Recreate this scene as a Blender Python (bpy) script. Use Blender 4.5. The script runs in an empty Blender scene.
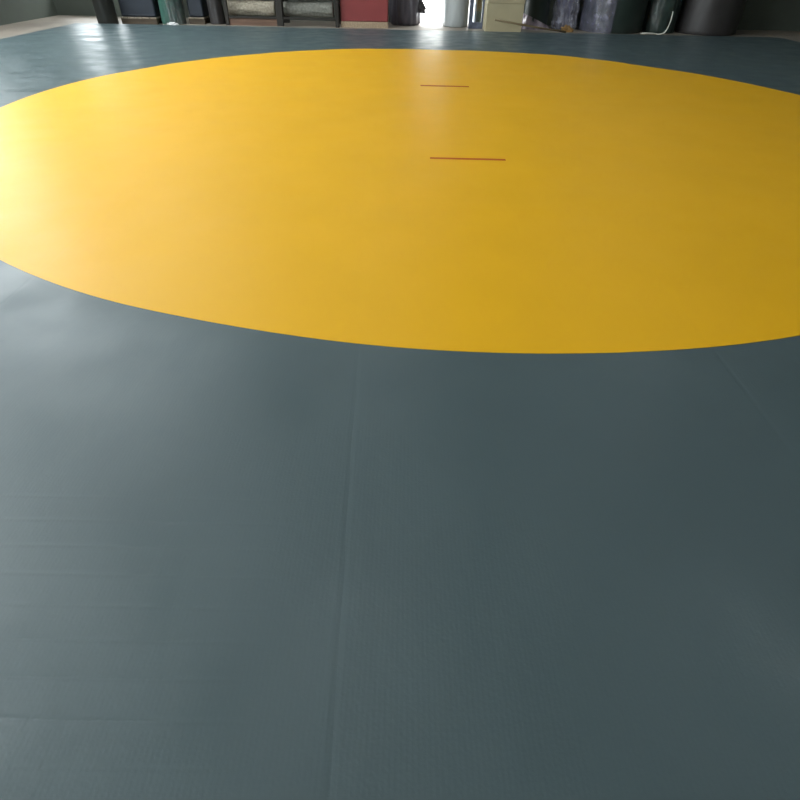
import bpy, bmesh, math, random
from mathutils import Vector, Matrix, noise
random.seed(7)
PI = math.pi
S = bpy.context.scene
C = S.collection

# ---------------------------------------------------------------- camera
FPX, PITCH, ROLL, EYE = 540.0, 0.69241837, 0.02142613, 1.2614
MAT_T = 0.04                       # mat thickness
CAMZ = EYE + MAT_T
F_ = Vector((0, math.cos(PITCH), -math.sin(PITCH)))
R0 = Vector((1, 0, 0)); U0 = R0.cross(F_)
R_ = math.cos(ROLL) * R0 + math.sin(ROLL) * U0
U_ = -math.sin(ROLL) * R0 + math.cos(ROLL) * U0
cam_d = bpy.data.cameras.new('camera'); cam = bpy.data.objects.new('camera', cam_d); C.objects.link(cam)
cam_d.sensor_fit = 'HORIZONTAL'; cam_d.sensor_width = 36.0; cam_d.lens = 36.0 * FPX / 800.0
cam_d.clip_start = 0.02; cam_d.clip_end = 300
cam.matrix_world = Matrix(((R_.x, U_.x, -F_.x, 0), (R_.y, U_.y, -F_.y, 0), (R_.z, U_.z, -F_.z, CAMZ), (0, 0, 0, 1)))
S.camera = cam

# ---------------------------------------------------------------- world, daylight, exposure
W = bpy.data.worlds.new('overcast_sky'); S.world = W; W.use_nodes = True
bg = W.node_tree.nodes['Background']
bg.inputs[0].default_value = (0.95, 0.98, 1.0, 1); bg.inputs[1].default_value = 7.0
S.view_settings.view_transform = 'Standard'; S.view_settings.look = 'None'
S.view_settings.gamma = 1.0; S.view_settings.use_curve_mapping = False
S.view_settings.exposure = 1.29

XL, XR, YB, YF, ZC = -8.4, 9.6, 15.75, -5.0, 6.2      # the hall

# window openings in the left wall (y0, y1, z0, z1), in the back wall (x0, x1, z0, z1) and in the roof
LEFT_WINDOWS = [(-2.0, 2.2, 1.2, 4.6), (3.2, 7.4, 1.2, 5.4), (9.2, 12.4, 1.6, 5.4)]
BACK_WINDOW = (-8.2, -6.3, 0.6, 1.45)
DOORWAY = (0.20, 1.62, 0.0, 1.30)             # kept low under an added shutter, to shorten its reflection on the mat
SKYLIGHTS_AND_FILL = [(x, x + w, y, y + 2.6) for y in (-3.0, 2.0, 7.9, 12.4) for x, w in ((-6.7, 2.0), (-0.9, 0.45), (4.6, 0.40)) if y > 0 or x < -5]  # narrow middle and right rows are added openings for more diffuse light

def portal(name, loc, rot, sx, sy):
    d = bpy.data.lights.new(name, 'AREA'); d.shape = 'RECTANGLE'; d.size = sx; d.size_y = sy
    d.cycles.is_portal = True
    o = bpy.data.objects.new(name, d); C.objects.link(o); o.location = loc; o.rotation_euler = rot
    return o
for (a, b, z0, z1) in LEFT_WINDOWS:
    portal('daylight_portal', (XL - 0.02, (a + b) / 2, (z0 + z1) / 2), (PI / 2, 0, -PI / 2), b - a, z1 - z0)
for (a, b, z0, z1) in (BACK_WINDOW, DOORWAY):
    portal('daylight_portal', ((a + b) / 2, YB + 0.02, (z0 + z1) / 2), (-PI / 2, 0, 0), b - a, z1 - z0)
for (a, b, c, d) in SKYLIGHTS_AND_FILL:
    portal('daylight_portal', ((a + b) / 2, (c + d) / 2, ZC + 0.02), (0, 0, 0), b - a, d - c)

# ---------------------------------------------------------------- helpers
def at(px, py, z=0.0):
    """the place on the plane z seen at photograph pixel (px, py)"""
    d = F_ * FPX + R_ * (px - 400) + U_ * (400 - py)
    t = (z - CAMZ) / d.z
    return Vector((d.x * t, d.y * t, z))
def col_x(px, y, z=0.0):
    """x of the point at depth y, height z, that is seen in column px"""
    lo, hi = -30.0, 30.0
    for _ in range(50):
        m = (lo + hi) / 2
        v = Vector((m, y, z - CAMZ)); c = 400 + FPX * v.dot(R_) / v.dot(F_)
        if c < px: lo = m
        else: hi = m
    return (lo + hi) / 2

def mat(name, color, rough=0.6, spec=0.5, metal=0.0, noise_s=None, noise_a=0.15, bump=0.0, bump_s=20.0, coat=0.0, coat_r=0.1, stretch=(1, 1, 1)):
    m = bpy.data.materials.new(name); m.use_nodes = True
    nt = m.node_tree; N = nt.nodes; L = nt.links; p = N['Principled BSDF']
    p.inputs['Base Color'].default_value = (*color, 1)
    p.inputs['Roughness'].default_value = rough; p.inputs['Metallic'].default_value = metal
    p.inputs['Specular IOR Level'].default_value = spec
    p.inputs['Coat Weight'].default_value = coat; p.inputs['Coat Roughness'].default_value = coat_r
    tc = N.new('ShaderNodeTexCoord'); mp = N.new('ShaderNodeMapping'); mp.inputs['Scale'].default_value = stretch
    L.new(tc.outputs['Object'], mp.inputs['Vector'])
    if noise_s:
        n = N.new('ShaderNodeTexNoise'); n.inputs['Scale'].default_value = noise_s; n.inputs['Detail'].default_value = 5
        L.new(mp.outputs[0], n.inputs['Vector'])
        r = N.new('ShaderNodeValToRGB')
        r.color_ramp.elements[0].position = 0.3; r.color_ramp.elements[1].position = 0.7
        r.color_ramp.elements[0].color = (*[c * (1 - noise_a) for c in color], 1)
        r.color_ramp.elements[1].color = (*[min(1, c * (1 + noise_a)) for c in color], 1)
        L.new(n.outputs['Fac'], r.inputs[0]); L.new(r.outputs[0], p.inputs['Base Color'])
    if bump:
        n = N.new('ShaderNodeTexNoise'); n.inputs['Scale'].default_value = bump_s; n.inputs['Detail'].default_value = 3
        L.new(mp.outputs[0], n.inputs['Vector'])
        b = N.new('ShaderNodeBump'); b.inputs['Strength'].default_value = bump; b.inputs['Distance'].default_value = 0.02
        L.new(n.outputs['Fac'], b.inputs['Height']); L.new(b.outputs[0], p.inputs['Normal'])
    return m

def bm_box(bm, x0, x1, y0, y1, z0, z1):
    vs = [bm.verts.new((x, y, z)) for z in (z0, z1) for y in (y0, y1) for x in (x0, x1)]
    for f in ((0, 2, 3, 1), (4, 5, 7, 6), (0, 1, 5, 4), (2, 6, 7, 3), (0, 4, 6, 2), (1, 3, 7, 5)):
        bm.faces.new([vs[i] for i in f])
    return vs
def obj(name, bm, m, parent=None, smooth=False, bevel=0.0, loc=None, seg=3, mw=None):
    bmesh.ops.recalc_face_normals(bm, faces=bm.faces[:])
    me = bpy.data.meshes.new(name); bm.to_mesh(me); bm.free()
    if smooth:
        for p in me.polygons: p.use_smooth = True
    if m: me.materials.append(m)
    o = bpy.data.objects.new(name, me); C.objects.link(o)
    if parent: o.parent = parent
    if loc: o.location = loc
    if bevel:
        b = o.modifiers.new('bevel', 'BEVEL'); b.width = bevel; b.segments = seg; b.limit_method = 'ANGLE'
    return o
def tag(o, label=None, cat=None, group=None, kind=None):
    if label: o['label'] = label
    if cat: o['category'] = cat
    if group: o['group'] = group
    if kind: o['kind'] = kind
    return o
def empty(name, loc, label, cat, group=None, rot=(0, 0, 0)):
    o = bpy.data.objects.new(name, None); C.objects.link(o); o.location = loc; o.rotation_euler = rot
    o.empty_display_size = 0.2
    return tag(o, label, cat, group)
def struct(name, bm, m, parent=None, **k):
    o = obj(name, bm, m, parent, **k); o['kind'] = 'structure'; return o
def box_obj(name, dims, m, parent=None, bevel=0.0, **k):
    bm = bmesh.new(); bm_box(bm, *dims); return obj(name, bm, m, parent, bevel=bevel, **k)

def lathe(bm, prof, n=48, wob=0.0, ws=3.0, seed=0.0, zs=1.0, a0=0.0, a1=2 * PI):
    """revolve (r, z) pairs about z; wob pushes the skin in and out like slack film"""
    full = abs(a1 - a0 - 2 * PI) < 1e-6
    rings = []
    cnt = n if full else n + 1
    for r, z in prof:
        ring = []
        for i in range(cnt):
            a = a0 + (a1 - a0) * i / n
            d = 0.0
            if wob:
                d = wob * noise.noise(Vector((math.cos(a) * ws + seed, math.sin(a) * ws, z * zs * ws)))
            ring.append(bm.verts.new(((r + d) * math.cos(a), (r + d) * math.sin(a), z)))
        rings.append(ring)
    for k in range(len(rings) - 1):
        for i in range(cnt if full else n):
            j = (i + 1) % cnt
            try: bm.faces.new((rings[k][i], rings[k][j], rings[k + 1][j], rings[k + 1][i]))
            except ValueError: pass
    if full:
        bm.faces.new(rings[0][::-1]); bm.faces.new(rings[-1])
    return rings
def tube(bm, pts, r, n=8):
    rings = []
    for k, p in enumerate(pts):
        p = Vector(p); a = Vector(pts[max(0, k - 1)]); b = Vector(pts[min(len(pts) - 1, k + 1)])
        t = (b - a).normalized(); u = t.cross(Vector((0.13, 0.2, 1))).normalized(); v = t.cross(u)
        rr = r[k] if isinstance(r, (list, tuple)) else r
        rings.append([bm.verts.new(p + u * rr * math.cos(2 * PI * i / n) + v * rr * math.sin(2 * PI * i / n)) for i in range(n)])
    for k in range(len(rings) - 1):
        for i in range(n):
            bm.faces.new((rings[k][i], rings[k][(i + 1) % n], rings[k + 1][(i + 1) % n], rings[k + 1][i]))
    bm.faces.new(rings[0][::-1]); bm.faces.new(rings[-1])
def smooth_pts(pts, n=8):
    out = []
    P = [Vector(p) for p in pts]
    for i in range(len(P) - 1):
        a = P[max(0, i - 1)]; b = P[i]; c = P[i + 1]; d = P[min(len(P) - 1, i + 2)]
        for k in range(n):
            t = k / n
            out.append(0.5 * ((2 * b) + (c - a) * t + (2 * a - 5 * b + 4 * c - d) * t * t + (3 * b - a - 3 * c + d) * t ** 3))
    out.append(P[-1]); return out
def spiral_bm(bm, r_in, r_out, turns, z0, z1, th):
    """a sheet wound into a roll, its axis along z"""
    n = int(turns * 36)
    prev = None; first = None
    for i in range(n + 1):
        a = 2 * PI * turns * i / n; r = r_in + (r_out - r_in) * i / n
        c, s = math.cos(a), math.sin(a)
        q = [bm.verts.new(((r + d) * c, (r + d) * s, z)) for d, z in ((0, z0), (th, z0), (th, z1), (0, z1))]
        if prev:
            for k in range(4): bm.faces.new((prev[k], prev[(k + 1) % 4], q[(k + 1) % 4], q[k]))
        else: bm.faces.new(q)
        prev = q
    bm.faces.new(prev[::-1])

# ---------------------------------------------------------------- materials
M_floor = mat('concrete_floor', (0.30, 0.255, 0.21), 0.55, noise_s=1.5, noise_a=0.18, bump=0.1, bump_s=30)
M_wall = mat('painted_plaster', (0.10, 0.115, 0.095), 0.8, noise_s=2, noise_a=0.08)
M_ceil = mat('roof_sheet', (0.20, 0.21, 0.21), 0.7)
M_frame = mat('window_frame_paint', (0.25, 0.29, 0.36), 0.45, metal=0.2)
M_ground = mat('outdoor_concrete', (0.6, 0.6, 0.58), 0.9, noise_s=3)
M_wood = mat('pallet_wood', (0.075, 0.055, 0.035), 0.75, noise_s=6, noise_a=0.3, stretch=(0.3, 4, 4))
M_redwood = mat('red_brown_beam', (0.15, 0.085, 0.055), 0.7, noise_s=6, noise_a=0.25, stretch=(0.3, 4, 4))
M_plinth = mat('pale_chipboard', (0.36, 0.27, 0.18), 0.7, noise_s=30, noise_a=0.2)
M_post = mat('dark_steel', (0.014, 0.011, 0.007), 0.6, metal=0.0)
M_navy = mat('navy_vinyl', (0.014, 0.021, 0.033), 0.55, noise_s=3, bump=0.1, bump_s=5)
M_red = mat('red_vinyl', (0.25, 0.045, 0.045), 0.5, noise_s=2, noise_a=0.1, bump=0.08, bump_s=4)
M_dark = mat('charcoal_vinyl', (0.018, 0.019, 0.016), 0.45, noise_s=3, noise_a=0.25, bump=0.2, bump_s=6)
M_darkgreen = mat('dark_green_vinyl', (0.022, 0.035, 0.030), 0.4, noise_s=3, bump=0.15, bump_s=5)
M_grey = mat('grey_vinyl', (0.085, 0.08, 0.082), 0.45, noise_s=4, bump=0.25, bump_s=7)
M_smoke = mat('smoke_grey_vinyl', (0.035, 0.032, 0.032), 0.5, noise_s=4, bump=0.2, bump_s=7)
M_core = mat('cardboard_core', (0.36, 0.26, 0.15), 0.8, noise_s=12)
M_carton = mat('beige_cardboard', (0.42, 0.37, 0.235), 0.75, noise_s=3, noise_a=0.08, bump=0.1, bump_s=10)
M_tape = mat('packing_tape', (0.40, 0.33, 0.19), 0.25)
M_beige = mat('beige_pile_carpet', (0.36, 0.32, 0.25), 0.95, noise_s=22, noise_a=0.30, bump=0.8, bump_s=60)
M_greyc = mat('grey_pile_carpet', (0.22, 0.22, 0.19), 0.95, noise_s=22, noise_a=0.28, bump=0.8, bump_s=60)
M_teal = mat('teal_film_wrap', (0.055, 0.13, 0.105), 0.3, noise_s=4, noise_a=0.35, bump=0.6, bump_s=6, stretch=(1, 1, .3))
M_purple = mat('violet_grey_film', (0.15, 0.15, 0.22), 0.28, noise_s=7, noise_a=0.45, bump=0.9, bump_s=7, coat=0.6, stretch=(1, 1, .6))
M_silver = mat('pale_film_wrap', (0.42, 0.45, 0.45), 0.3, noise_s=5, noise_a=0.15, bump=0.5, bump_s=6, stretch=(1, 1, .2))
M_strap = mat('white_strap', (0.75, 0.74, 0.66), 0.4)
M_stick = mat('wooden_batten', (0.16, 0.12, 0.06), 0.7)

def film_mat(name, color, alpha, rough=0.2):
    m = mat(name, color, rough, noise_s=8, noise_a=0.3, bump=0.9, bump_s=8, coat=0.5)
    nt = m.node_tree; n = nt.nodes.new('ShaderNodeTexNoise'); n.inputs['Scale'].default_value = 9
    n.inputs['Detail'].default_value = 4
    tc = nt.nodes.new('ShaderNodeTexCoord'); nt.links.new(tc.outputs['Object'], n.inputs['Vector'])
    r = nt.nodes.new('ShaderNodeMapRange'); r.inputs[1].default_value = 0.3; r.inputs[2].default_value = 0.7
    r.inputs[3].default_value = max(0, alpha - 0.25); r.inputs[4].default_value = min(1, alpha + 0.25)
    nt.links.new(n.outputs['Fac'], r.inputs[0]); nt.links.new(r.outputs[0], nt.nodes['Principled BSDF'].inputs['Alpha'])
    return m
M_film = film_mat('clear_stretch_film', (0.42, 0.42, 0.50), 0.35)
M_film_p = film_mat('violet_stretch_film', (0.15, 0.15, 0.20), 0.6)
M_film_d = film_mat('dull_stretch_film', (0.16, 0.17, 0.17), 0.45)
M_scrap = film_mat('crumpled_clear_film', (0.85, 0.85, 0.88), 0.75)

M_pane = bpy.data.materials.new('window_pane'); M_pane.use_nodes = True
nt = M_pane.node_tree; nt.nodes.clear()
o_ = nt.nodes.new('ShaderNodeOutputMaterial'); mx = nt.nodes.new('ShaderNodeMixShader'); tr = nt.nodes.new('ShaderNodeBsdfTransparent')
gl = nt.nodes.new('ShaderNodeBsdfGlossy'); gl.inputs['Roughness'].default_value = 0.02
mx.inputs[0].default_value = 0.07
tr.inputs[0].default_value = (0.95, 0.97, 0.97, 1)
nt.links.new(tr.outputs[0], mx.inputs[1]); nt.links.new(gl.outputs[0], mx.inputs[2]); nt.links.new(mx.outputs[0], o_.inputs[0])

# mat vinyl: fine ribs along y, the seams between the rolls of cover, a few folds, soft dents
SEAMS = [(-1.82, 0.0), (-0.112, -0.035), (1.31, 0.0)]          # x at y = 0 and slope
def vinyl(name, color, rough, noise_a=0.04, spec=0.5, relief=1.0, var=1.0):
    m = bpy.data.materials.new(name); m.use_nodes = True
    nt = m.node_tree; N = nt.nodes; L = nt.links; p = N['Principled BSDF']
    p.inputs['Roughness'].default_value = rough; p.inputs['Specular IOR Level'].default_value = spec
    tc = N.new('ShaderNodeTexCoord'); sp = N.new('ShaderNodeSeparateXYZ'); L.new(tc.outputs['Object'], sp.inputs[0])
    def math_(op, a, b=None, c=None):
        n = N.new('ShaderNodeMath'); n.operation = op
        for i, v in enumerate((a, b, c)):
            if v is None: continue
            if isinstance(v, (int, float)): n.inputs[i].default_value = v
            else: L.new(v, n.inputs[i])
        return n.outputs[0]
    X, Y = sp.outputs[0], sp.outputs[1]
    def noise_(scale, detail=3, stretch=None):
        n = N.new('ShaderNodeTexNoise'); n.inputs['Scale'].default_value = scale; n.inputs['Detail'].default_value = detail
        if stretch:
            mp = N.new('ShaderNodeMapping'); mp.inputs['Scale'].default_value = stretch
            L.new(tc.outputs['Object'], mp.inputs[0]); L.new(mp.outputs[0], n.inputs['Vector'])
        else: L.new(tc.outputs['Object'], n.inputs['Vector'])
        return n.outputs['Fac']
    rib = math_('MULTIPLY', math_('SINE', math_('MULTIPLY', X, 2 * PI / 0.012)), 0.00005)
    grain = math_('MULTIPLY', noise_(120, 2), 0.0004)
    dent = math_('MULTIPLY', noise_(2.2, 2, (1, 0.5, 1)), 0.004)
    wr = math_('MULTIPLY', noise_(14, 4, (1, 0.6, 1)), 0.0016)
    h = math_('ADD', math_('ADD', rib, grain), math_('ADD', dent, wr))
    wob = math_('MULTIPLY', math_('SUBTRACT', noise_(1.4, 2), 0.5), 0.03)
    for x0, s in SEAMS:
        d = math_('SUBTRACT', math_('ADD', X, wob), math_('ADD', math_('MULTIPLY', Y, s), x0))
        g = math_('DIVIDE', math_('ABSOLUTE', d), 0.014)
        g = math_('MAXIMUM', math_('SUBTRACT', 1.0, g), 0.0)
        h = math_('SUBTRACT', h, math_('MULTIPLY', math_('MINIMUM', g, 1.0), 0.0008))
        # the welded overlap stands a touch proud on one side of the joint
        st = math_('MAXIMUM', math_('SUBTRACT', 1.0, math_('DIVIDE', math_('ABSOLUTE', math_('SUBTRACT', d, 0.045)), 0.045)), 0.0)
        h = math_('ADD', h, math_('MULTIPLY', st, 0.0004))
    # packing folds across the near left corner
    fy = math_('MULTIPLY', math_('ADD', Y, math_('MULTIPLY', wob, 0.5)), 2 * PI / 0.0855)
    fold = math_('POWER', math_('ABSOLUTE', math_('COSINE', math_('MULTIPLY', math_('SUBTRACT', fy, 2 * PI * 0.44 / 0.0855), 0.5))), 40.0)
    mr = N.new('ShaderNodeMapRange'); mr.inputs[1].default_value = -0.30; mr.inputs[2].default_value = -0.55; L.new(X, mr.inputs[0])
    m2 = N.new('ShaderNodeMapRange'); m2.inputs[1].default_value = 1.15; m2.inputs[2].default_value = 0.9; L.new(Y, m2.inputs[0])
    m3 = N.new('ShaderNodeMapRange'); m3.inputs[1].default_value = 0.30; m3.inputs[2].default_value = 0.42; L.new(Y, m3.inputs[0])
    fold = math_('MULTIPLY', math_('MULTIPLY', fold, mr.outputs[0]), math_('MULTIPLY', m2.outputs[0], m3.outputs[0]))
    h = math_('SUBTRACT', h, math_('MULTIPLY', fold, 0.0011))
    b = N.new('ShaderNodeBump'); b.inputs['Strength'].default_value = 0.6 * relief; b.inputs['Distance'].default_value = 1.0
    L.new(h, b.inputs['Height']); L.new(b.outputs[0], p.inputs['Normal'])
    r = N.new('ShaderNodeValToRGB'); r.color_ramp.elements[0].position = 0.35; r.color_ramp.elements[1].position = 0.65
    r.color_ramp.elements[0].color = (*[c * (1 - noise_a) for c in color], 1)
    r.color_ramp.elements[1].color = (*[c * (1 + noise_a) for c in color], 1)
    L.new(noise_(1.3, 4), r.inputs[0]); L.new(r.outputs[0], p.inputs['Base Color'])
    rr = N.new('ShaderNodeMapRange'); rr.inputs[1].default_value = 0.3; rr.inputs[2].default_value = 0.7; rr.inputs[3].default_value = rough - 0.10 * var; rr.inputs[4].default_value = rough + 0.08 * var
    L.new(noise_(3, 3), rr.inputs[0]); L.new(rr.outputs[0], p.inputs['Roughness'])
    return m
M_mat = vinyl('slate_green_vinyl', (0.067, 0.098, 0.105), 0.42, spec=0.42)
M_yel = vinyl('yellow_vinyl', (0.79, 0.42, 0.006), 0.48, 0.02, spec=0.32, relief=0.55, var=0.3)
M_line = mat('red_line_vinyl', (0.46, 0.075, 0.008), 0.6, spec=0.3)

# ---------------------------------------------------------------- the hall
bm = bmesh.new(); bm_box(bm, XL, XR, YF, YB, -0.2, 0.0); struct('floor', bm, M_floor)
bm = bmesh.new(); bm_box(bm, -40, 40, YB + 0.25, 60, -0.25, -0.05); bm_box(bm, -60, XL - 0.25, -30, YB + 0.25, -0.25, -0.05)
struct('ground', bm, M_ground)
bm = bmesh.new(); bm_box(bm, -4.5, 12, 24.0, 24.3, -0.05, 6.0); struct('wall_light_blocker', bm, mat('light_blocker_white', (0.74, 0.74, 0.72), 0.9, noise_s=2, noise_a=0.05))  # added wall beyond the doorway, cuts the sky light coming through it
# left wall with its window openings
def wall_pieces(bm, u0, u1, z0, z1, holes, put):
    us = sorted({u0, u1, *[h[0] for h in holes], *[h[1] for h in holes]})
    for a, b in zip(us, us[1:]):
        hs = sorted([h for h in holes if h[0] <= a and h[1] >= b], key=lambda h: h[2])
        z = z0
        for h in hs:
            if h[2] > z: put(bm, a, b, z, h[2])
            z = h[3]
        if z < z1: put(bm, a, b, z, z1)
T = 0.24
bm = bmesh.new(); wall_pieces(bm, YF, YB + T, 0, ZC, LEFT_WINDOWS, lambda bm, a, b, c, d: bm_box(bm, XL - T, XL, a, b, c, d)); struct('wall_left', bm, M_wall)
bm = bmesh.new(); wall_pieces(bm, XL, XR, 0, ZC, [BACK_WINDOW, DOORWAY], lambda bm, a, b, c, d: bm_box(bm, a, b, YB, YB + T, c, d)); struct('wall_back', bm, M_wall)
bm = bmesh.new(); bm_box(bm, XR, XR + T, YF, YB + T, 0, ZC); struct('wall_right', bm, M_wall)
bm = bmesh.new(); bm_box(bm, XL - T, XR + T, YF - T, YF, 0, ZC); struct('wall_front', bm, M_wall)
bm = bmesh.new()
ys = sorted({YF - T, YB + T, *[s[2] for s in SKYLIGHTS_AND_FILL], *[s[3] for s in SKYLIGHTS_AND_FILL]})
for a, b in zip(ys, ys[1:]):
    x = XL - T
    for h in sorted(s for s in SKYLIGHTS_AND_FILL if s[2] <= a and s[3] >= b):
        bm_box(bm, x, h[0], a, b, ZC, ZC + 0.2); x = h[1]
    bm_box(bm, x, XR + T, a, b, ZC, ZC + 0.2)
struct('ceiling', bm, M_ceil)

def window(n, w, h, cols, rows, place):
    bm = bmesh.new(); t = 0.06
    for i in range(cols + 1):
        x = -w / 2 + i * (w - t) / cols; bm_box(bm, x, x + t, -0.03, 0.03, 0, h)
    for j in range(rows + 1):
        z = j * (h - t) / rows
        bm_box(bm, -w / 2, w / 2, -0.027, 0.027, z, z + t)
    o = struct('window_%d' % n, bm, M_frame); place(o)
    bm = bmesh.new(); bm_box(bm, -w / 2 + 0.01, w / 2 - 0.01, -0.003, 0.003, 0.01, h - 0.01)
    obj('pane', bm, M_pane, o)
    return o
for i, (a, b, z0, z1) in enumerate(LEFT_WINDOWS):
    def pl(o): o.location = (XL - 0.12, (a + b) / 2, z0); o.rotation_euler = (0, 0, PI / 2)
    window(i + 1, b - a, z1 - z0, 4, 3, pl)
a, b, z0, z1 = BACK_WINDOW
def pl(o): o.location = ((a + b) / 2, YB + 0.12, z0)
window(4, b - a, z1 - z0, 2, 2, pl)
for i, s in enumerate(SKYLIGHTS_AND_FILL):
    def pl(o): o.location = ((s[0] + s[1]) / 2, s[2], ZC + 0.1); o.rotation_euler = (-PI / 2, 0, 0)
    window(5 + i, s[1] - s[0], s[3] - s[2], 2 if s[1] - s[0] > 1 else 1, 4, pl)

# the doorway: frame, and a glazed leaf standing open to the right of it
a, b, z0, z1 = DOORWAY
bm = bmesh.new()
bm_box(bm, a, a + 0.05, YB - 0.02, YB + T, 0, z1); bm_box(bm, b - 0.05, b, YB - 0.02, YB + T, 0, z1)
bm_box(bm, a + 0.05, b - 0.05, YB - 0.02, YB + T, z1 - 0.05, z1)
dr = struct('door_1', bm, M_frame)
bm = bmesh.new()
for k in range(12): bm_box(bm, a - 0.1, b + 0.1, YB - 0.05, YB - 0.03, z1 - 0.05 + k * 0.1, z1 + 0.045 + k * 0.1)
obj('added_shutter', bm, mat('added_shutter_grey', (0.2, 0.21, 0.22), 0.5, metal=0.3), dr)  # made-up shutter over the opening, lowered to limit the doorway light

# ---------------------------------------------------------------- the wrestling mat
CX, CY, RAD = 0.4350, 6.3361, 4.5
MX0, MX1, MY0, MY1 = -7.0, 7.9, -1.1, 13.78
# measured looseness of the laid circle: (bearing, radius error)
DEV = [(-3.14159, 0.0), (-1.989,0.018),(-1.951,0.008),(-1.898,-0.005),(-1.870,-0.011),(-1.826,-0.011),(-1.785,-0.010),(-1.735,-0.006),(-1.697,-0.004),(-1.659,-0.002),(-1.623,-0.002),(-1.522,-0.001),(-1.466,0.001),(-1.388,0.009),(0.599,-0.017),(0.771,-0.042),(0.957,0.034),(1.105,0.101),(1.248,0.037),(1.395,0.010),(1.545,-0.041),(1.696,0.010),(1.882,0.065),(2.070,0.045),(2.298,0.015),(2.525,-0.004),(2.699,-0.028),(2.825,0.001), (3.14159, 0.0)]
def dev(t):
    s = w = 0.0
    for a, d in DEV:
        k = math.exp(-((t - a) / 0.07) ** 2) + 1e-9; s += k * d; w += k
    return s / w
root = empty('wrestling_mat', (0, 0, 0), 'large slate green vinyl wrestling mat with yellow circle and two short red lines', 'mat')
bm = bmesh.new()
sl = 0.008                                                          # the far edge runs half a degree off square
vs = bm_box(bm, MX0, MX1, MY0, MY1, 0.0, MAT_T)
for v in vs:
    if v.co.y > 5: v.co.y += (v.co.x) * sl
mo = obj('mat_cover', bm, M_mat, root, bevel=0.012)
bm = bmesh.new()
ring = []
for i in range(360):
    t = -PI + 2 * PI * i / 360; r = RAD + dev(t)
    ring.append((CX + r * math.cos(t), CY + r * math.sin(t)))
top = [bm.verts.new((x, y, MAT_T + 0.0012)) for x, y in ring]; bot = [bm.verts.new((x, y, MAT_T - 0.001)) for x, y in ring]
bm.faces.new(top); bm.faces.new(bot[::-1])
for i in range(360): bm.faces.new((bot[i], bot[(i + 1) % 360], top[(i + 1) % 360], top[i]))
obj('yellow_circle', bm, M_yel, root)
for p0, p1, w in (((430, 158.2), (505.5, 160.0), 0.045), ((420.5, 85.6), (469, 86.8), 0.07)):
    A = at(*p0, MAT_T); B = at(*p1, MAT_T); d = (B - A).normalized(); n = Vector((-d.y, d.x, 0)) * w / 2
    bm = bmesh.new()
    lo = [bm.verts.new((v.x, v.y, MAT_T + 0.0006)) for v in (A - n, B - n, B + n, A + n)]
    hi = [bm.verts.new((v.x, v.y, MAT_T + 0.0022)) for v in (A - n, B - n, B + n, A + n)]
    bm.faces.new(hi); bm.faces.new(lo[::-1])
    for i in range(4): bm.faces.new((lo[i], lo[(i + 1) % 4], hi[(i + 1) % 4], hi[i]))
    tag(obj('start_line', bm, M_line, root), 'short red start line')

# ---------------------------------------------------------------- goods standing along the back
def span(p0, p1, y):
    a, b = col_x(p0, y), col_x(p1, y); return (a + b) / 2, (b - a) / 2
def roll(name, p0, p1, py, h, m, label, cat='roll', group=None, core=True, wob=0.012, lean=(0, 0), taper=0.0, film=None, zfilm=None, seed=0.0, fa=(0, 2 * PI), seam=True):
    """an upright roll of sheet goods whose front foot touches row py between columns p0 and p1"""
    yf = at((p0 + p1) / 2, py).y
    x, r = span(p0, p1, yf + 0.25)
    x, r = span(p0, p1, yf + r); r -= 0.02
    rt = empty(name, (x, yf + r, 0.0), label, cat, group, rot=(lean[0], lean[1], 0))
    bm = bmesh.new(); n = 28
    prof = [(r * 0.97, 0.0)] + [(r * (1 - taper * k / n), 0.02 + (h - 0.04) * k / n) for k in range(n + 1)] + [(r * 0.97 * (1 - taper), h)]
    lathe(bm, prof, 56, wob, 2.2, seed, 0.6)
    obj('roll_body', bm, m, rt, smooth=True)
    bm = bmesh.new(); spiral_bm(bm, 0.07, r * (0.93 - taper), max(3, int(r / 0.05)), h - 0.002, h + 0.012, 0.006)
    obj('wound_end', bm, m, rt)
    if core:
        bm = bmesh.new(); lathe(bm, [(0.05, h), (0.05, h + 0.05), (0.042, h + 0.05), (0.042, h + 0.01)], 24)
        obj('core', bm, M_core, rt, smooth=False)
    if film:
        z0, z1 = zfilm or (0.0, h)
        bm = bmesh.new(); nn = 40
        pr = [(r * (1 - taper * (z0 + (z1 - z0) * k / nn) / h) + 0.02, z0 + (z1 - z0) * k / nn + 0.003) for k in range(nn + 1)]
        lathe(bm, pr, 72, 0.022, 6.0, seed + 9, 0.5, fa[0], fa[1])
        obj('film_wrap', bm, film, rt, smooth=True)
    return rt

roll('vinyl_roll', 99, 120, 25.5, 1.5, M_dark, 'dark brown-grey upright roll at far left, left of the wide navy mat', group=None, seed=1)

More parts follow.
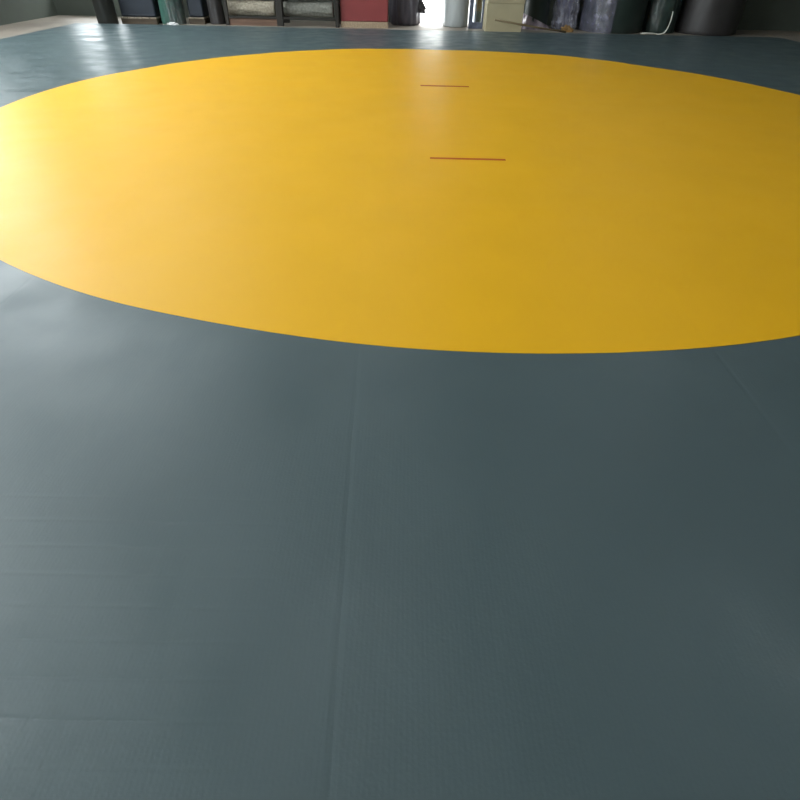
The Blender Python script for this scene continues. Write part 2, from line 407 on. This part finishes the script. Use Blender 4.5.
# navy block on a pallet
def pallet_and_mat(p0, p1, n, lab_p, lab_m):
    yb = at((p0 + p1) / 2, 24.5).y + 0.02
    xa, xb = col_x(p0, yb), col_x(p1, yb); w = (xb - xa) / 2
    pal = empty('wooden_pallet', ((xa + xb) / 2, yb, 0), lab_p, 'pallet', 'pallets under navy mats')
    for k in range(3): box_obj('skid', (-w, w, 0.02 + k * 0.34, 0.12 + k * 0.34, 0.0, 0.10), M_wood, pal, bevel=0.005)
    for k in range(n):
        x = -w + k * (2 * w - 0.14) / (n - 1); box_obj('deck_board', (x, x + 0.14, 0.0, 0.82, 0.10, 0.125), M_pale, pal, bevel=0.003)
    nb = empty('crash_mat', ((xa + xb) / 2, yb + 0.02, 0.125), lab_m, 'gym mat', 'navy mats on pallets')
    box_obj('mat_body', (-w + 0.01, w - 0.01, 0.03, 0.55, 0.0, 1.25), M_navy, nb, bevel=0.03)
    for z in (0.035, 1.215):
        bm = bmesh.new(); tube(bm, [(-w + 0.03, 0.028, z), (w - 0.03, 0.028, z)], 0.012, 8); obj('piping', bm, M_navy, nb)
M_pale = mat('worn_pallet_board', (0.26, 0.22, 0.17), 0.8, noise_s=6, noise_a=0.3, stretch=(4, .3, 4))
pallet_and_mat(122, 157.5, 5, 'wide brown pallet between far left roll and teal wrapped roll', 'wide navy mat standing on edge, left of the teal wrapped roll')
pallet_and_mat(189.5, 205, 3, 'narrow brown pallet between teal wrapped roll and leaning grey roll', 'narrow navy mat standing on edge, right of the teal wrapped roll')

roll('wrapped_roll', 162.5, 187, 25.0, 1.6, M_teal, 'narrow upright roll in teal film with crumpled white film at its foot', seed=3, wob=0.02, film=M_film_d, fa=(-PI * 0.5, 0.2))
# crumpled film at the foot of the teal roll
def crumple(name, p, sx, sy, sz, m, label, cat, seed=0, n=18, mt=0.0):
    bm = bmesh.new(); bmesh.ops.create_icosphere(bm, subdivisions=4, radius=1.0)
    for v in bm.verts:
        d = 1 + 0.55 * noise.noise(v.co * 2.3 + Vector((seed, 0, 0))) + 0.25 * noise.noise(v.co * 6 + Vector((0, seed, 0)))
        v.co = Vector((v.co.x * d * sx, v.co.y * d * sy, max(-0.35, v.co.z * d) * sz + 0.35 * sz))
    o = obj(name, bm, m, None, smooth=False, loc=(p.x, p.y, mt)); tag(o, label, cat); return o
crumple('plastic_scrap', at(173, 26.2), 0.11, 0.05, 0.05, M_scrap, 'crumpled white plastic lying at the foot of the teal roll', 'plastic scrap', 4)
roll('leaning_roll', 211, 227, 24.8, 1.2, M_smoke, 'dark grey roll leaning left between navy crash mat and beige carpet', seed=5, lean=(0, -0.05), taper=0.0, wob=0.015)

# rack with lying carpet rolls
yr = at(280, 26.5).y + 0.02
xs = [col_x(p, yr) for p in (228, 280.5, 337.5)]
rk = empty('storage_rack', (xs[0], yr, 0), 'dark steel storage rack holding lying carpet rolls, left of the red pad', 'rack')
for i, x in enumerate(xs):
    hw = (0.035, 0.07, 0.04)[i]
    for yy in (0.0, 0.75):
        box_obj('post', (x - xs[0] - hw, x - xs[0] + hw, yy, yy + 0.08, 0, 2.0), M_post, rk, bevel=0.006)
for z in (0.165, 1.25):
    for k in range(2):
        x0 = xs[k] - xs[0] + (0.035, 0.07)[k]; x1 = xs[k + 1] - xs[0] - (0.07, 0.04)[k]
        for yy in (0.01, 0.76):
            box_obj('beam', (x0, x1, yy, yy + 0.05, z - 0.035, z), M_post, rk, bevel=0.004)
box_obj('kick_board', (0.035, xs[1] - xs[0] - 0.07, 0.03, 0.055, 0.0, 0.128), M_redwood, rk, bevel=0.004)
def lying(p0, p1, z, r, m, label, group, y, seed):
    xa = col_x(p0, y) + 0.05; xb = col_x(p1, y) - 0.02
    rt = empty('carpet_roll', (xa, y, z), label, 'carpet roll', group)
    L = xb - xa
    bm = bmesh.new(); n = 24
    lathe(bm, [(r * .95, 0)] + [(r, 0.01 + (L - 0.02) * k / n) for k in range(n + 1)] + [(r * .95, L)], 40, 0.02, 3, seed, 1.0)
    for v in bm.verts: v.co = Vector((v.co.z, v.co.y, v.co.x + r))
    obj('carpet', bm, m, rt, smooth=True)
    bm = bmesh.new(); spiral_bm(bm, 0.03, r * 0.9, 5, -0.008, 0.004, 0.006)
    for v in bm.verts: v.co = Vector((v.co.z, v.co.y, v.co.x + r))
    obj('wound_end', bm, m, rt)
    return rt
yy = yr + 0.30
lying(228, 278, 0.165, 0.135, M_beige, 'beige carpet roll on the lowest rack shelf, left bay', 'carpet rolls on the rack', yy, 1)
lying(228, 278, 0.46, 0.165, M_beige, 'upper beige carpet roll lying on the beige one below it', 'carpet rolls on the rack', yy, 2)
lying(284, 335, 0.165, 0.13, M_greyc, 'grey carpet roll on the lowest rack shelf, right bay', 'carpet rolls on the rack', yy, 3)
lying(284, 335, 0.45, 0.16, M_greyc, 'upper grey carpet roll, the one lying on top of the lower grey roll', 'carpet rolls on the rack', yy, 4)

# red pad on its pale board
yp = at(364, 28).y + 0.02
xa, xb = col_x(341, yp), col_x(388, yp)
bd = box_obj('base_board', (-(xb - xa) / 2, (xb - xa) / 2, 0.0, 0.32, 0.0, 0.11), M_plinth, bevel=0.006, loc=((xa + xb) / 2, yp, 0))
tag(bd, 'pale chipboard block beneath the red pad', 'board')
rp = empty('red_pad', ((xa + xb) / 2, yp, 0.11), 'tall flat red vinyl pad standing on a pale board beside the rack', 'pad')
w = (xb - xa) / 2
box_obj('pad_body', (-w, w, 0.02, 0.26, 0.0, 1.7), M_red, rp, bevel=0.02)
bm = bmesh.new(); tube(bm, [(-w + 0.02, 0.02, 0.018), (w - 0.02, 0.02, 0.018)], 0.01); obj('piping', bm, M_red, rp)

# bagged bundle with a tail of film
yf = at(405, 26).y
x, r = span(389, 421, yf + 0.3)
r *= 0.88
bg_ = empty('bagged_bundle', (x, yf + r, 0), 'dark violet-grey bagged bundle between red pad and bright doorway', 'bundle')
bm = bmesh.new(); lathe(bm, [(r * .85, 0), (r, 0.04), (r * 1.03, .3), (r, .6), (r * .94, 1.0), (r * .7, 1.3), (r * .3, 1.42), (r * .25, 1.55), (r * .35, 1.62)], 64, 0.07, 3.2, 2.0, 0.5)
bmesh.ops.subdivide_edges(bm, edges=bm.edges[:], cuts=1)
for v in bm.verts:
    d = noise.noise(Vector((v.co.x * 9, v.co.y * 9, v.co.z * 2.5))) * 0.02
    v.co.x += d; v.co.y += d
    if v.co.z < 0.01: v.co.z = 0.0
obj('bag', bm, mat('violet_grey_bag', (0.11, 0.10, 0.12), 0.35, noise_s=5, noise_a=0.3, bump=0.7, bump_s=5, stretch=(1, 1, .4)), bg_, smooth=True)
bm = bmesh.new()
rings = []
for k in range(7):
    t = k / 6
    rings.append([bm.verts.new((r * 0.90 + 0.16 * t + 0.03 * math.sin(3 * i), -r * .35 + 0.03 * noise.noise(Vector((i * 1.3, k * .9, 2))), 0.42 - 0.16 * t + (i - 4) * 0.045 * (1 - 0.75 * t) + 0.02 * math.sin(i * 2.1))) for i in range(9)])
for k in range(6):
    for i in range(8): bm.faces.new((rings[k][i], rings[k][i + 1], rings[k + 1][i + 1], rings[k + 1][i]))
o = obj('film_tail', bm, M_grey, bg_, smooth=True)
s_ = o.modifiers.new('thick', 'SOLIDIFY'); s_.thickness = 0.004

# pale wrapped roll in front of the doorway, right half
roll('wrapped_roll', 442, 468, 27.5, 1.7, M_silver, 'pale grey film-wrapped roll standing in the right half of the doorway', seed=8, wob=0.02, core=True)
# frame with patchy glass
yg = at(476, 29).y + 0.05
xa, xb = col_x(468, yg), col_x(482.2, yg)
gf = empty('glazed_frame', (xa, yg, 0), 'narrow blue-grey glazed frame standing between pale wrapped roll and cartons', 'frame')
w = xb - xa
bm = bmesh.new(); bm_box(bm, 0, 0.09, 0, 0.06, 0, 1.9); bm_box(bm, w - 0.04, w, 0, 0.06, 0, 1.9); bm_box(bm, 0.09, w - 0.04, 0, 0.06, 0, 0.12); bm_box(bm, 0.09, w - 0.04, 0, 0.06, 1.82, 1.9)
obj('frame', bm, mat('blue_grey_frame', (0.13, 0.15, 0.21), 0.35, metal=0.3, noise_s=8, noise_a=.3), gf)
box_obj('glass', (0.09, w - 0.04, 0.025, 0.032, 0.12, 1.82), M_pane, gf)

# cartons
yc = at(503, 32).y
xa, xb = col_x(485, yc), col_x(521, yc)
w = (xb - xa) / 2
for z, h, lab, dx in ((0, 0.50, 'lower beige carton on the floor, left of the leaning dark roll', 0.0), (0.50, 0.55, 'upper beige carton stacked on the lower one beside the doorway', 0.01)):
    ct = empty('cardboard_carton', ((xa + xb) / 2 + dx, yc + 0.02, z), lab, 'carton', 'beige cartons')
    box_obj('box', (-w, w, 0, 0.6, 0, h - 0.006), M_carton, ct, bevel=0.008)
    for s in (-1, 1):
        box_obj('flap', (-w + 0.005, w - 0.005, 0.3 if s > 0 else 0.005, 0.595 if s > 0 else 0.298, h - 0.006, h - 0.002), M_carton, ct)
    box_obj('tape', (-w - 0.001, w + 0.001, 0.27, 0.33, h - 0.002, h), M_tape, ct)

# dark roll with a flared plastic foot
rt = roll('vinyl_roll', 521, 547, 29.5, 1.6, M_darkgreen, 'slim dark roll with a pinkish plastic foot, right of the beige cartons', seed=11, wob=0.012)
r = span(521, 547, 14.1)[1]
bm = bmesh.new()
rings = lathe(bm, [(r + 0.10, 0.0), (r + 0.06, 0.05), (r + 0.03, 0.12), (r + 0.02, 0.2), (r + 0.015, 0.3)], 60, 0.05, 6, 3, 0.8)
for k, ring_ in enumerate(rings):
    for v in ring_:
        s = max(0.0, min(1.0, 0.5 - v.co.x / (2 * r)))          # cut high on the left, low on the right
        v.co.z = v.co.z * (0.2 + 0.75 * s)
bmesh.ops.delete(bm, geom=[f for f in bm.faces if len(f.verts) > 4], context='FACES')
obj('plastic_foot', bm, film_mat('pinkish_film', (0.50, 0.42, 0.50), 0.75), rt, smooth=True)

# batten on the floor
A = at(494, 24.5, 0.17); B = at(562, 31.5, 0.03)
yy_ = min(yc - 0.06, 50)
A = Vector((col_x(495, yc - 0.07, 0.2), yc - 0.07, 0.22)); B = at(566, 32.2, 0.02)
bm = bmesh.new(); tube(bm, [A, A.lerp(B, .5) - Vector((0, 0, .006)), B], 0.018, 10)
tag(obj('wooden_batten', bm, M_stick, None, smooth=True), 'thin brown stick propped against the lower carton, foot on the floor', 'stick')

# crumpled film bundle
def film_bundle(name, p0, p1, py, h, m, label, film, seed):
    yf = at((p0 + p1) / 2, py).y
    x, r = span(p0, p1, yf + 0.3); x -= 0.07; r *= 0.76
    rt = empty(name, (x, yf + r, 0), label, 'bundle')
    bm = bmesh.new(); n = 44
    prof = [(r * (0.78 + 0.10 * math.sin(k * 0.35 + seed)) * (1.0 if k > 2 else 0.7 + .1 * k), h * k / n) for k in range(n + 1)]
    lathe(bm, prof, 72, 0.07, 3.5, seed, 0.25)
    obj('bundle_body', bm, m, rt, smooth=True)
    bm = bmesh.new()
    prof = [((r * 0.95) * (1.0 + 0.05 * math.sin(k * .7)), h * k / n * 0.98 + 0.01) for k in range(n + 1)]
    lathe(bm, prof, 96, 0.09, 7.0, seed + 4, 0.22, PI * 0.9, 2.1 * PI)
    obj('film_wrap', bm, film, rt, smooth=True)
    return rt
fb = film_bundle('wrapped_bundle', 551, 582, 30.0, 1.5, M_purple, 'crumpled violet-grey film-wrapped bundle beside the big film-sheened roll', M_film, 2.2)
crumple('paper_scrap', at(566, 32.0), 0.13, 0.04, 0.08, mat('orange_brown_paper', (0.26, 0.15, 0.05), 0.7, noise_s=14, noise_a=.4), 'orange-brown paper scrap lying at the foot of the film-wrapped bundle', 'paper scrap', 9)

# big roll, film on the left flank
roll('vinyl_roll', 579, 640, 33.8, 1.6, M_darkgreen, 'big dark green roll with violet film sheen on its left side', seed=14, wob=0.01, film=M_film_p, zfilm=(0.0, 1.55), fa=(PI * 0.92, PI * 1.42))
# dark wrapped bundle with a cord
db = roll('wrapped_roll', 642, 672, 33.6, 1.5, M_dark, 'dark wrapped roll with a pale strap, between the two biggest rolls', seed=17, wob=0.06, film=film_mat('dark_green_film', (0.06, 0.10, 0.09), 0.45))
bm = bmesh.new()
c0 = at(646, 34.2)
pts = [at(640, 34.0, 0.012), at(650, 35.4, 0.02), at(661, 35.2, 0.014), at(668, 34.2, 0.02)]
y0 = pts[0].y
b0 = at(655, 34.5)
yq = b0.y - 0.03
def pq(px, z, dy=0.0): return Vector((col_x(px, yq + dy, z), yq + dy, z))
path = smooth_pts([pq(645, .012, .06), pq(641, .015), pq(646, .03, -.07), pq(653, .03, -.08), pq(655, .02, -.03), pq(659, .012, -.04), pq(664, .04, -.05), pq(668, .14, -.05), pq(671, .27, -.045), pq(673, .42, -.04)], 8)
tube(bm, path, 0.012, 8)
tag(obj('white_strap', bm, M_strap, None, smooth=True), 'pale strap curling up from the floor beside the rightmost roll', 'strap')
roll('vinyl_roll', 675, 733, 36.0, 1.6, M_smoke, 'wide dark grey upright roll, rightmost in the row of goods', seed=20, wob=0.012)
